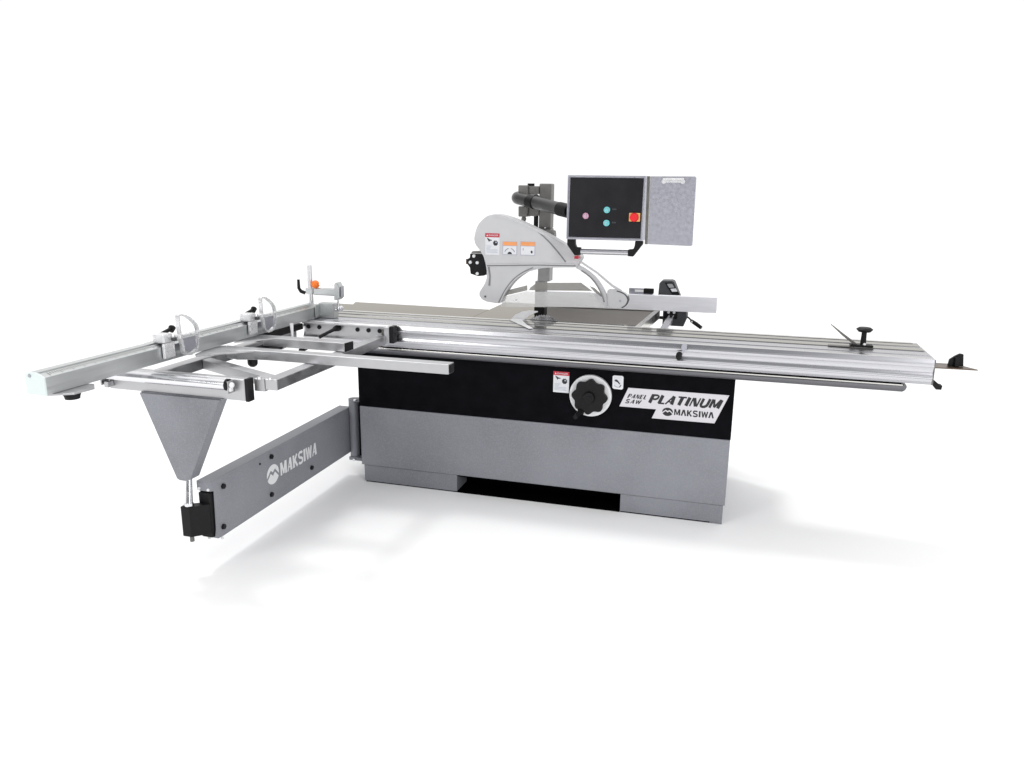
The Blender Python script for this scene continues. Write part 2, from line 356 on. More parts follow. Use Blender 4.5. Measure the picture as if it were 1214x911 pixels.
# blade + riving knife
bl = []
for i in range(60):
    t = 2 * math.pi * i / 60
    bl += [(-1.015 + .132 * math.cos(t), .812 + .132 * math.sin(t)), (-1.015 + .126 * math.cos(t + .05), .812 + .126 * math.sin(t + .05))]
b = NB(); prism(b, bl, 'y', 0.341, 0.3445); part('saw_blade', b, 'chrome', saw)
b = NB(); prism(b, [(-1.200, .905), (-1.196, .916), (-1.176, .936), (-1.142, .953), (-1.100, .962), (-1.050, .962), (-1.049, .957), (-1.078, .946), (-1.100, .932), (-1.118, .914), (-1.122, .905)], 'y', .339, .346)
part('riving_knife', b, 'white', saw)
b = NB(); prism(b, [(-1.196, .290), (-1.185, .334), (-1.118, .334), (-1.125, .300), (-1.072, .185), (-1.005, .075), (-1.022, .058), (-1.100, .165)], 'z', .9132, .9152, .0004); part('knife_reflection', b, 'white', saw)  # flat white plate shaped as the riving knife's reflection in the table top
# rails behind table for the rip fence
b = NB(); cyl(b, (-0.60, 1.16, 0.835), (-0.33, 1.16, 0.835), 0.010); box(b, -.56, -.50, .985, 1.10, .815, .85, .004); part('fence_rail', b, 'rubber', saw)
b = NB(); prism(b, [(-0.404, 0.30), (-0.362, 0.30), (-0.366, 0.97), (-0.402, 0.97)], 'z', 0.862, 0.886, 0.005); part('cross_rail', b, 'chrome', saw)
# column
b = NB(); box(b, -1.101, -1.026, 0.50, 0.58, 1.251, 1.395, .004); box(b, -1.094, -1.027, .502, .578, 1.396, 1.634, .006)
col = part('overarm_column', b, 'mid', saw)
b = NB(); prism(b, [(-1.112, 1.250), (-1.026, 1.250), (-1.026, 1.106), (-1.095, 1.106), (-1.093, 1.16), (-1.098, 1.20)], 'y', .50, .58, .003); part('column_sleeve', b, 'palepost', col)
b = NB(); box(b, -1.108, -1.053, .502, .57, .962, 1.105, .002); part('column_shaft', b, 'palepost', col)  # colour made paler to carry the haze of the shield before it
b = NB(); box(b, -1.111, -1.052, .50, .572, .911, .961, .003); part('column_base', b, 'rubber', col)
b = NB(); box(b, -1.204, -1.152, 0.47, 0.55, 1.575, 1.624, .004); box(b, -1.1515, -1.0945, .49, .56, 1.578, 1.620, .003)
part('swivel_bracket', b, 'mid', saw); b = NB()
box(b, -1.202, -1.152, 0.47, 0.55, 1.457, 1.512, .004); prism(b, [(-1.1515, 1.510), (-1.1515, 1.462), (-1.11, 1.459), (-1.0945, 1.468), (-1.0945, 1.515)], 'y', .49, .56, .003)
hd = part('swivel_bracket', b, 'mid', saw)
b = NB(); cyl(b, (-1.178, .50, 1.40), (-1.178, .50, 1.456), 0.010); ball(b, (-1.178, .50, 1.445), .014); part('pivot_pin', b, 'mid', hd)
b = NB(); cyl(b, (-1.145, .52, 1.60), (-1.145, .52, 1.634), 0.019); part('pivot_cap', b, 'rubber', hd)
b = NB(); box(b, -1.122, -1.102, 0.50, 0.53, 1.30, 1.461, .003); part('cable', b, 'rubber', saw)
b = NB(); cyl(b, (-1.115, .47, 1.358), (-1.005, .47, 1.358), 0.031); cyl(b, (-1.005, .47, 1.358), (-.992, .47, 1.358), 0.034, .030); part('guard_mount', b, 'mid', saw)
b = NB()
ball(b, (-1.094, .492, 1.398), .006); part('bolt', b, 'chrome', saw); b = NB(); ball(b, (-1.055, .492, 1.398), .006)
part('bolt', b, 'chrome', saw)
# hinge for the support arm
b = NB(); cyl(b, (-2.043, .088, .10), (-2.043, .088, .452), .029); box(b, -2.036, -1.9655, .06, .11, .44, .456, .003); box(b, -2.066, -1.9655, .05, .12, .098, .118, .003); box(b, -1.9745, -1.966, .04, .30, .12, .44, .002)
hg = part('hinge_post', b, 'grey', saw)
b = NB(); box(b, -2.012, -1.9755, .085, .115, .1185, .4395); part('hinge_gap_shade', b, 'void', saw)  # black block for the shade in the slot beside the hinge post
b = NB(); cyl(b, (-2.015, .05, .452), (-2.015, .05, .459), .008); part('hinge_bolt', b, 'chrome', hg); b = NB(); cyl(b, (-2.03, .045, .105), (-2.03, .038, .105), .008); part('hinge_bolt', b, 'chrome', hg)

# handwheel
HC = (-0.681, 0.609)
b = NB(); prism(b, disc_pts(HC, 0.106, 48), 'y', -0.022, -0.001, .003); hw = part('handwheel_ring', b, 'white', saw)
pts = []
for i in range(96):
    t = 2 * math.pi * i / 96; r_ = .0835 + .0070 * math.cos(8 * t + .5)
    pts.append((HC[0] + r_ * math.cos(t), HC[1] + r_ * math.sin(t)))
b = NB(); prism(b, pts, 'y', -0.050, -0.023, .003); part('handwheel_knob', b, 'rubber', hw)
b = NB(); cyl(b, (HC[0], -.051, HC[1]), (HC[0], -.066, HC[1]), .030, .026, 28); cyl(b, (HC[0] + .002, -.0665, HC[1] - .002), (HC[0] + .002, -.069, HC[1] - .002), .011); part('handwheel_hub', b, 'rubber', hw)
b = NB(); cyl(b, (-.722, -.051, .532), (-.735, -.09, .520), .013, .011); ball(b, (-.737, -.095, .518), .013); box(b, -.738, -.708, -.046, -.024, .515, .548, .003); part('crank_handle', b, 'rubber', hw)

# warning labels on the black cabinet
def danger_label(parent, x0, x1, z0, z1, y, lab):
    w = x1 - x0; h = z1 - z0; X = lambda f: x0 + f * w; Z = lambda f: z0 + f * h
    b = NB(); box(b, x0, x1, y - .0012, y, z0, z1)
    p = part('warning_label', b, 'paper', parent, lab)
    b = NB(); box(b, x0, x1, y - .0020, y - .0013, Z(.82), z1); part('label_header', b, 'red', p)
    b = NB(); prism(b, [(X(.09), Z(.87)), (X(.20), Z(.87)), (X(.145), Z(.955))], 'y', y - .0026, y - .0021)
    text_bm(b, 'DANGER', (X(.25), X(.92), Z(.872), Z(.95)), 'y', y - .0021, -.0005, bold=.01); part('label_lettering', b, 'paper', p)
    b = NB()
    prism(b, [(X(.12), Z(.80)), (X(.20), Z(.77)), (X(.30), Z(.72)), (X(.48), Z(.69)), (X(.44), Z(.655)), (X(.33), Z(.655)), (X(.26), Z(.60)), (X(.22), Z(.66)), (X(.16), Z(.72))], 'y', y - .0018, y - .0013)
    c = (X(.72), Z(.55)); gear = []
    for i in range(16):
        t = 2 * math.pi * i / 16; rr = (.185 if i % 2 else .155) * w
        gear.append((c[0] + rr * math.cos(t), c[1] + rr * math.sin(t)))
    prism(b, gear, 'y', y - .0018, y - .0013)
    part('label_pictogram', b, 'ink', p)
    b = NB(); prism(b, [(X(.70), Z(.56)), (X(.84), Z(.56)), (X(.80), Z(.62)), (X(.72), Z(.63))], 'y', y - .0023, y - .0019)
    for i, (f0, f1) in enumerate(((.08, .46), (.08, .40), (.08, .34), (.08, .88), (.08, .80), (.08, .86))):
        zc = .40 - i * .058
        box(b, X(f0), X(f1), y - .0018, y - .0013, Z(zc), Z(zc + .018))
    part('label_print', b, 'pale', p)
danger_label(saw, -0.875, -0.794, 0.609, 0.717, -0.0005, 'white warning label with red header beside the handwheel')
b = NB(); prism(b, [(-.568, .650), (-.528, .649), (-.522, .655), (-.522, .712), (-.528, .718), (-.570, .718), (-.576, .712), (-.575, .656)], 'y', -.0018, -.0005)
p = part('instruction_label', b, 'white', saw)
b = NB(); box(b, -.568, -.530, -.0026, -.0019, .657, .711); part('label_field', b, 'paper', p)
b = NB(); prism(b, [(-.566, .692), (-.560, .699), (-.552, .697), (-.543, .686), (-.537, .677), (-.541, .675), (-.551, .685), (-.560, .688)], 'y', -.0033, -.0027)
prism(b, [(-.534, .674), (-.531, .671), (-.538, .660), (-.546, .659), (-.540, .664)], 'y', -.0033, -.0027); part('label_pictogram', b, 'ink', p)
b = NB(); strip(b, smooth_path([(-.566, .668), (-.556, .661), (-.546, .660)], 5), .003, 'y', -.0033, -.0027); part('label_print', b, 'pale', p)

# nameplate
b = NB(); prism(b, [(-0.496, 0.662), (-0.016, 0.663), (-0.075, 0.518), (-0.375, 0.5165), (-0.356, 0.5635), (-0.537, 0.563)], 'y', -.0035, -.0005, .0008)
npl = part('nameplate', b, 'plate', saw)
b = NB()
letters(b, 'PANEL', (-.499, -.398, .610, .631), 'y', -.0036, -.0006, w=.30, gap=.28, shear=.45)
letters(b, 'SAW', (-.510, -.428, .583, .603), 'y', -.0036, -.0006, w=.32, gap=.30, shear=.45)
letters(b, 'PLATINUM', (-.395, -.036, .594, .637), 'y', -.0036, -.0006, w=.37, gap=.17, shear=.42, kern=.16)
letters(b, 'MaKSIWa', (-.268, -.082, .543, .573), 'y', -.0036, -.0006, w=.28, gap=.22)
emblem(b, (-.300, .556), .026, .021, 'y', -.0036, -.0008)
part('nameplate_lettering', b, 'ink', npl)
for x_, z_ in ((-.025, .655), (-.083, .524)):
    b = NB(); ball(b, (x_, -.004, z_), .004); part('rivet', b, 'white', npl)

# ================================================================== SLIDING CARRIAGE
car = thing('sliding_carriage', 'long ribbed aluminium sliding table beam along the front of the saw', 'sliding table', (-0.72, 0.12, 0.79))
Y0 = -0.073
prof = [(Y0 + .009, .910), (Y0 + .0075, .9085), (Y0 + .0035, .892), (Y0 + .0025, .885), (Y0, .8815), (Y0, .878)]
for i in range(15):                                   # shallow cove in the face
    t = i / 14; prof.append((Y0 + .001 + .0075 * math.sin(math.pi * t) ** .8 if 0 < i < 14 else Y0 + .001, .875 - t * .045))
prof += [(Y0, .828), (Y0, .8225), (Y0 + .005, .820), (Y0 + .007, .808), (Y0 + .006, .798), (Y0 + .002, .7975), (.305, .7975), (.318, .82), (.318, .910),
         (.285, .910), (.285, .906), (.272, .906), (.272, .910), (.205, .910), (.203, .896), (.183, .896), (.181, .910), (.10, .910), (.10, .9065), (.088, .9065), (.088, .910), (.012, .910), (.010, .897), (-.008, .897), (-.010, .910), (-.045, .910), (-.045, .9075), (-.052, .9075), (-.052, .910)]
b = NB(); prism(b, prof, 'x', -2.24, 0.822); part('carriage_beam', b, 'alu', car)
b = NB(); prism(b, [(Y0 + .0065, .9085), (Y0 + .022, .9112), (Y0 + .022, .9103), (Y0 + .009, .9085)], 'x', -2.24, .820); part('edge_strip', b, 'track', car)
b = NB()
prism(b, [(.108, .9102), (.176, .9102), (.176, .9120), (.108, .9120)], 'x', -2.235, .815, .0006); part('wear_strip', b, 'wear', car)
b = NB(); prism(b, [(.209, .9102), (.268, .9102), (.268, .9120), (.209, .9120)], 'x', -2.235, .815, .0006); part('wear_strip', b, 'wear', car)
b = NB(); prism(b, [(.288, .9102), (.316, .9102), (.316, .9128), (.288, .9128)], 'x', -2.235, .80, .0006); part('wear_strip', b, 'track', car)
b = NB(); prism(b, [(Y0 + .004, .795), (.300, .795), (.312, .82), (.312, .905), (Y0 + .006, .905)], 'x', .8225, .8275); part('end_plate', b, 'steel_dark', car)
b = NB()
ball(b, (.836, .03, .852), .009)
part('bolt', b, 'white', car)
b = NB(); prism(b, [(.828, .788), (.860, .790), (.888, .768), (.897, .768), (.895, .748), (.872, .748), (.858, .768), (.828, .770)], 'y', .06, .10, .002); part('stop_catch', b, 'rubber', car)
b = NB(); cyl(b, (-.235, -.074, .900), (-.235, -.105, .899), .013); cyl(b, (-.235, -.092, .897), (-.243, -.096, .872), .008, .007); lk = part('lock_lever', b, 'galv', car)
b = NB(); ball(b, (-.257, -.098, .856), .014, 1.0, .8, 1.5); cyl(b, (-.246, -.096, .872), (-.256, -.098, .858), .008, .010); part('lever_knob', b, 'rubber', lk)
b = NB(); box(b, -.253, -.2485, -.100, -.086, .892, .905, .001); part('lever_collar', b, 'steel_dark', lk); b = NB(); box(b, -.2215, -.217, -.100, -.086, .892, .905, .001); part('lever_collar', b, 'steel_dark', lk)

# end fin on its plate at the right end of the beam
fin = thing('push_stop', 'black fin shaped stop on a brown plate poking out of the right beam end', 'stop', (.93, .12, .84))
b = NB(); prism(b, [(.828, .06), (1.03, .07), (.965, .17), (.828, .17)], 'z', .8445, .8495, .001); part('stop_plate', b, 'bronze', fin)
b = NB(); prism(b, [(.917, .850), (.921, .880), (.942, .898), (.960, .909), (.974, .907), (.980, .852)], 'y', .105, .122, .002); box(b, .940, .958, .09, .135, .850, .893, .003); part('fin', b, 'rubber', fin)

# edging shoe
shoe = thing('edging_shoe', 'black clamping shoe with round knob and slanted rod near the right beam end', 'clamping shoe', (.52, .10, .911))
b = NB(); prism(b, [(.405, .085), (.407, .117), (.500, .118), (.560, .140), (.596, .140), (.600, .082), (.50, .082)], 'z', .9112, .916, .001); part('shoe_plate', b, 'steel_dark', shoe)
b = NB(); prism(b, [(.500, .086), (.500, .128), (.594, .138), (.598, .086)], 'z', .9162, .925, .002); part('shoe_block', b, 'rubber', shoe)
b = NB(); strip(b, [(.411, 1.010), (.466, .966), (.529, .921)], [.003, .010, .012], 'y', .100, .118); part('spike_bar', b, 'steel_dark', shoe)
b = NB(); cyl(b, (.556, .11, .926), (.556, .11, .985), .013, .011); part('knob_stem', b, 'rubber', shoe)
b = NB(); cyl(b, (.556, .11, .984), (.556, .11, .996), .026, .037, 28); cyl(b, (.556, .11, .996), (.556, .11, 1.004), .037, .026, 28); part('knob', b, 'rubber', shoe)
b = NB(); ball(b, (.560, .094, .928), .007); part('bolt', b, 'white', shoe)

# ================================================================== SUPPORT ARM
arm = thing('support_arm', 'long grey box section arm with white lettering swung out from the cabinet', 'support arm', (-2.09, .05, .135))
AX0, AX1 = -2.140, -2.070
b = NB()
prism(b, [(-1.140, .401), (.10, .401), (.10, .1355), (-1.085, .1355), (-1.120, .138), (-1.136, .150), (-1.128, .182), (-1.122, .355), (-1.140, .360)], 'x', AX1 - .005, AX1, .0015)
prism(b, [(-1.140, .401), (.10, .401), (.10, .1355), (-1.085, .1355), (-1.120, .138), (-1.136, .150), (-1.128, .182), (-1.122, .355), (-1.140, .360)], 'x', AX0, AX0 + .005, .0015)
box(b, AX0 + .0055, AX1 - .0055, -1.139, .099, .395, .4005); box(b, AX0 + .0055, AX1 - .0055, -1.115, .099, .136, .1415)
box(b, AX0 + .0055, AX1 - .0055, -1.1395, -1.134, .358, .3945)
part('arm_beam', b, 'grey', arm)
for y_, z_ in ((-1.064, .356), (-1.084, .178), (-.700, .368), (-.717, .184), (-.350, .191)):
    b = NB(); cyl(b, (AX1 - .001, y_, z_), (AX1 + .009, y_, z_), .013, .012, 6); part('bolt', b, 'rubber', arm)
b = NB(); ball(b, (AX1 + .001, -.790, .362), .005); part('bolt', b, 'rubber', arm)
for q in ((-2.128, -1.142, .368), (-2.084, -1.142, .366), (-2.110, -1.128, .140), (-2.066, -1.10, .132)):
    b = NB(); ball(b, q, .0065); part('screw', b, 'white', arm)
b = NB()
letters(b, 'MAKSIWA', (-.628, -.290, .246, .310), 'x', AX1 + .0004, .0008, w=.25, gap=.20)
emblem(b, (-.693, .277), .050, .048, 'x', AX1 + .0004, .0008)
part('arm_lettering', b, 'white', arm)
# telescoping inner arm block
b = NB(); box(b, -2.132, -2.078, -1.145, -1.00, .150, .352, .004); ia = part('inner_arm', b, 'rubber', arm)
b = NB(); prism(b, [(-2.178, -1.205), (-2.136, -1.205), (-2.079, -1.150), (-2.079, -1.1455), (-2.132, -1.1455), (-2.178, -1.17)], 'z', .172, .305, .004); part('end_block', b, 'rubber', ia)
b = NB(); cyl(b, (-2.142, -1.195, .150), (-2.142, -1.195, .1715), .009); part('screw', b, 'steel_dark', ia)

# ================================================================== OUTRIGGER TABLE
out = thing('outrigger_table', 'open aluminium tube outrigger table with front roller and triangular grey leg bracket', 'outrigger table', (-1.95, -.70, .82))
TZ0, TZ1 = .8205, .8655
b = NB(); box(b, -1.785, -1.731, -1.128, -.131, TZ0, TZ1, .003); part('side_tube', b, 'tube', out)
b = NB(); box(b, -2.307, -2.245, -1.128, -.131, TZ0, TZ1, .003); part('side_tube', b, 'tube', out)
b = NB(); prism(b, [(-2.243, -.905), (-2.243, -.850), (-1.787, -1.050), (-1.787, -1.105)], 'z', TZ0 + .001, TZ1 - .001, .003); part('diagonal_brace', b, 'tube', out)
b = NB(); box(b, -2.505, -1.852, -1.165, -1.130, .777, .866, .004); fb = part('front_beam', b, 'tube', out)
b = NB(); box(b, -1.8515, -1.836, -1.167, -1.128, .775, .868, .002); part('end_cap', b, 'rubber', fb)
b = NB(); box(b, -1.834, -1.7865, -1.128, -1.085, .812, .864, .003); part('corner_block', b, 'tube', out)
b = NB(); cyl(b, (-1.800, -1.140, .866), (-1.800, -1.140, .875), .008); part('bolt', b, 'chrome', out); b = NB(); cyl(b, (-1.755, -1.135, .866), (-1.755, -1.135, .874), .007); part('bolt', b, 'chrome', out)
b = NB(); cyl(b, (-2.512, -1.190, .846), (-1.915, -1.190, .846), .0225, None, 32); ro = part('roller', b, 'chrome', out)
b = NB(); cyl(b, (-1.9145, -1.190, .846), (-1.905, -1.190, .846), .024, None, 28); part('roller_cap', b, 'rubber', ro); b = NB(); cyl(b, (-2.524, -1.190, .846), (-2.5125, -1.190, .846), .021, None, 28); part('roller_cap', b, 'rubber', ro)
b = NB(); cyl(b, (-1.915, -1.190, .846), (-1.893, -1.190, .846), .008); ball(b, (-1.893, -1.190, .846), .011); box(b, -1.905, -1.892, -1.20, -1.182, .820, .838, .003); part('roller_bolt', b, 'white', ro)
b = NB(); box(b, -1.905, -1.900, -1.205, -1.166, .812, .862, .001); part('roller_bracket', b, 'tube', ro); b = NB(); box(b, -2.512, -2.506, -1.205, -1.164, .800, .862, .001); box(b, -2.50, -2.48, -1.20, -1.1655, .79, .815, .003); part('roller_bracket', b, 'tube', ro)
b = NB(); box(b, -2.345, -1.955, -1.171, -1.166, .768, .780, .002); prism(b, [(-2.341, .776), (-1.962, .776), (-2.134, .420), (-2.150, .413), (-2.186, .413), (-2.198, .420)], 'y', -1.184, -1.1775, .001)
prism(b, [(-1.967, .776), (-1.962, .776), (-2.134, .420), (-2.139, .420)], 'y', -1.177, -1.125, .001)
prism(b, [(-2.341, .776), (-2.336, .776), (-2.193, .420), (-2.198, .420)], 'y', -1.177, -1.125, .001)
gb = part('leg_bracket', b, 'grey', out)
b = NB(); cyl(b, (-2.160, -1.158, .42), (-2.148, -1.188, .306), .013, .0155); cyl(b, (-2.149, -1.187, .318), (-2.148, -1.188, .306), .020, .020, 6); part('levelling_rod', b, 'chrome', gb)
# bracket on the carriage
b = NB(); box(b, -2.212, -1.742, -.100, -.092, .835, .909, .002); box(b, -2.212, -1.742, -.128, -.100, .9055, .9115, .001); box(b, -2.212, -1.742, -.125, -.0765, .832, .837, .001)
box(b, -1.741, -1.7125, -.130, -.0765, .826, .911, .003)
mb = part('mounting_bracket', b, 'tube', out)
for x_ in (-2.19, -2.127, -1.904, -1.841, -1.778):
    b = NB(); cyl(b, (x_, -.1005, .884), (x_, -.1035, .884), .0115); part('bolt', b, 'rubber', mb)  # black discs that stand in for the dark holes of the plate
b = NB(); box(b, -1.768, -1.750, -.1015, -.1005, .862, .894); part('bracket_slot', b, 'steel_dark', mb)
b = NB(); box(b, -1.712, -1.690, -.128, -.0765, .828, .915, .002); part('end_cap', b, 'rubber', mb)
b = NB(); cyl(b, (-2.015, -.100, .887), (-2.015, -.135, .887), .018, .014); tube(b, [(-2.015, -.13, .887), (-2.04, -.16, .872), (-2.075, -.20, .850)], [.011, .008, .010]); part('clamp_handle', b, 'rubber', mb)
b = NB(); box(b, -2.30, -2.222, -.42, -.10, .868, .900, .004); part('bracket_block', b, 'rubber', out)
b = NB(); cyl(b, (-2.168, -.30, .935), (-2.160, -.31, .868), .010, .005, 16); part('clamp_stud', b, 'white', out)
# two support tubes on top
b = NB(); prism(b, [(-1.121, -.836), (-1.118, -.781), (-2.205, -.781), (-2.16, -.845), (-2.09, -.870), (-2.02, -.842), (-1.96, -.836)], 'z', .867, .9085, .002); prism(b, [(-2.02, -.843), (-2.09, -.871), (-2.16, -.846), (-2.205, -.783), (-2.232, -.80), (-2.237, -.885), (-2.210, -.99), (-2.190, -1.01)], 'z', .902, .9083, .001)
t1 = part('long_support_tube', b, 'tube', out)
b = NB(); box(b, -1.1175, -1.1150, -.832, -.785, .871, .905, .001); part('end_cap', b, 'rubber', t1)
b = NB(); cyl(b, (-2.055, -.81, .866), (-2.055, -.81, .845), .022, .022); ball(b, (-2.055, -.81, .845), .022, 1, 1, .9); part('knob', b, 'rubber', t1)
b = NB(); prism(b, [(-1.733, -.566), (-1.724, -.500), (-2.20, -.500), (-2.16, -.566)], 'z', .867, .9085, .002); prism(b, [(-2.10, -.5665), (-2.16, -.567), (-2.20, -.502), (-2.228, -.530), (-2.235, -.60), (-2.222, -.700)], 'z', .902, .9083, .001)
t2 = part('short_support_tube', b, 'tube', out)
b = NB(); prism(b, [(-1.7325, -.565), (-1.7235, -.501), (-1.7205, -.501), (-1.7295, -.565)], 'z', .868, .9075, .001); part('end_cap', b, 'rubber', t2)
b = NB(); box(b, -2.19, -2.06, -.63, -.52, .858, .8665, .002); part('clamp_pad', b, 'rubber', t2); b = NB(); box(b, -1.97, -1.945, -.57, -.53, .855, .8665, .002); part('clamp_pad', b, 'rubber', t2)

# ================================================================== CROSSCUT FENCE
fr = math.atan2(.021, 1.79)
fence = thing('crosscut_fence', 'long silver crosscut fence with engraved scale running out to the left', 'fence', (-2.204, .06, .910), rotz=-fr)
pf = [(-2.204, .9115), (-2.204, .972), (-2.226, .9835), (-2.228, .9835), (-2.229, .978), (-2.243, .978), (-2.244, .9855), (-2.276, .9855), (-2.282, .978), (-2.282, .9115)]
b = NB(); prism(b, pf, 'y', -1.725, .06, .0008); part('fence_beam', b, 'alu_y', fence)
b = NB(); prism(b, [(-2.203, .910), (-2.203, .973), (-2.226, .985), (-2.240, .988), (-2.268, .988), (-2.284, .979), (-2.284, .912)], 'y', -1.732, -1.7255, .001); ep = part('end_cap', b, 'cap', fence)
b = NB(); cyl(b, (-2.262, -1.7325, .976), (-2.262, -1.734, .976), .006); part('end_screw', b, 'pale', ep) if False else part('end_screw', b, 'galv', ep)
b = NB(); rnd = random.Random(2)
n_t = 170
for i in range(n_t):
    y_ = -1.70 + i * .0098
    ln = .016 if i % 5 == 0 else .009
    # ticks lie on the sloped chamfer
    q = lambda f: (-2.225 + f, .9830 - f * (.0115 / .022) + .0007)
    x0, z0 = q(.001); x1, z1 = q(.001 + ln)
    vs = [b.verts.new(v) for v in ((x0, y_, z0), (x1, y_, z1), (x1, y_ + .0026, z1), (x0, y_ + .0026, z0))]; b.faces.new(vs)
part('scale_marks', b, 'steel_dark', fence)
b = NB(); prism(b, [(-2.224, -1.715), (-2.150, -1.668), (-2.145, -1.585), (-2.185, -1.545), (-2.235, -1.55)], 'z', .9035, .9105, .001); sf = part('outer_bracket', b, 'tube', fence)
b = NB(); cyl(b, (-2.190, -1.640, .9030), (-2.190, -1.640, .893), .028, .028, 28); cyl(b, (-2.190, -1.640, .893), (-2.190, -1.640, .880), .0265, .024, 28); part('knob', b, 'rubber', sf)
b = NB(); box(b, -2.202, -2.110, .030, .085, .911, .992, .004); box(b, -2.202, -2.194, -.01, .03, .915, .985, .002); part('inner_end_block', b, 'alu_y', fence)

# ------------------------------------------------------------------ flip stops
def flip_stop(lab):
    t = thing('flip_stop', lab, 'flip stop', (-2.24, -1.14, .988), group='flip stops on the crosscut fence')
    b = NB()
    box(b, -2.262, -2.207, -1.172, -1.116, .9865, 1.022, .006); box(b, -2.2155, -2.203, -1.176, -1.114, .925, .986, .003); box(b, -2.3, -2.29, -1.176, -1.114, .93, .986, .003)
    part('clamp_body', b, 'stop', t)
    b = NB()
    ol = [(-1.100, 1.030), (-1.101, 1.080), (-1.094, 1.092), (-1.055, 1.083), (-1.010, 1.052), (-.990, 1.022), (-.992, .980), (-1.010, .934), (-1.053, .922), (-1.084, .936), (-1.092, .980)]
    strip(b, closed_smooth(ol, 4), .0062, 'x', -2.198, -2.180, closed=True)
    strip(b, [(-1.097, 1.008), (-.993, 1.003)], .0062, 'x', -2.197, -2.181)
    box(b, -2.204, -2.172, -1.116, -1.097, .998, 1.016, .003)
    part('stop_flag', b, 'stop', t)
    b = NB(); prism(b, [(-1.082, .995), (-1.006, .993), (-1.010, .945), (-1.050, .932), (-1.080, .945)], 'x', -2.192, -2.186); part('flag_web', b, 'galv', t)
    b = NB(); box(b, -2.206, -2.19, -1.13, -1.112, .990, 1.004, .002); part('hinge_pin', b, 'char', t)
    b = NB(); cyl(b, (-2.262, -1.060, 1.020), (-2.262, -1.042, 1.030), .014, .011, 10); ball(b, (-2.262, -1.056, 1.028), .0125, 1, .8, 1.1, 10, 6); cyl(b, (-2.262, -1.112, 1.015), (-2.262, -1.06, 1.025), .008)
    part('knob', b, 'rubber', t)
    return t
f1 = flip_stop('white metal flip stop on the fence nearer its far left end')
f2 = f1.copy(); COL.objects.link(f2); f2.location = (-2.233, -.572, .988)
f2['label'] = 'white metal flip stop on the fence nearer the saw table'
for ch in list(f1.children):
    c = ch.copy(); COL.objects.link(c); c.parent = f2

# ------------------------------------------------------------------ hold down clamp
hc = thing('hold_down_clamp', 'silver hold-down clamp with orange ball knob on an upright post at the fence end', 'clamp', (-2.262, .05, .987))
b = NB(); cyl(b, (-2.262, .06, .987), (-2.262, .06, 1.190), .0135, None, 20); part('post', b, 'chrome', hc)
b = NB(); box(b, -2.240, -2.105, .045, .078, 1.031, 1.070, .005); prism(b, [(-2.110, 1.012), (-2.105, 1.095), (-2.098, 1.106), (-2.088, 1.106), (-2.074, 1.078), (-2.078, 1.020), (-2.092, 1.010)], 'y', .038, .085, .003); box(b, -2.282, -2.238, .038, .085, 1.035, 1.068, .005)
part('arm', b, 'alu_y', hc)
b = NB(); box(b, -2.0735, -2.069, .045, .08, 1.025, 1.085, .002); part('arm_cover', b, 'galv', hc)
b = NB(); ball(b, (-2.222, .045, 1.090), .0225, u=28, v=16); part('ball_knob', b, 'knob', hc)
b = NB(); cyl(b, (-2.205, .047, 1.091), (-2.108, .055, 1.093), .0045); part('knob_rod', b, 'chrome', hc)
b = NB(); tube(b, [(-2.292, .05, 1.040), (-2.315, .048, 1.048), (-2.325, .045, 1.065), (-2.325, .045, 1.112)], [.010, .010, .0085, .0075]); part('locking_lever', b, 'rubber', hc)
b = NB(); cyl(b, (-2.094, .055, .975), (-2.094, .055, 1.012), .0055); part('plunger', b, 'chrome', hc)
b = NB(); ball(b, (-2.125, .05, .966), .017, 1, 1, .8); ball(b, (-2.083, .05, .966), .019, 1, 1, .85); cyl(b, (-2.14, .05, .957), (-2.07, .05, .957), .009); part('pressure_foot', b, 'chrome', hc)

# ================================================================== BLADE GUARD
gd = thing('blade_guard', 'light grey overarm blade guard with three warning labels above the table', 'blade guard', (-1.06, .30, 1.36))
shell = smooth_path([(-1.372, 1.312), (-1.382, 1.346), (-1.363, 1.413), (-1.321, 1.457), (-1.275, 1.474), (-1.215, 1.467), (-1.114, 1.434), (-0.978, 1.374), (-0.842, 1.303)], 4)
shell += [(-.815, 1.286), (-0.800, 1.264), (-0.814, 1.236), (-0.828, 1.214), (-0.975, 1.207)]
arch = smooth_path([(-0.975, 1.207), (-1.045, 1.196), (-1.100, 1.173), (-1.147, 1.140), (-1.182, 1.105), (-1.207, 1.068), (-1.225, 1.035), (-1.232, 1.012)], 3)
shell += arch[1:]
shell += [(-1.240, 1.007), (-1.268, 1.008), (-1.315, 1.014), (-1.340, 1.026), (-1.353, 1.045), (-1.352, 1.064), (-1.338, 1.085), (-1.322, 1.110), (-1.312, 1.140), (-1.312, 1.180), (-1.318, 1.215), (-1.330, 1.255), (-1.350, 1.285)]
b = NB(); prism(b, shell, 'y', .250, .335, .004); gs = part('guard_shell', b, 'guard', gd)
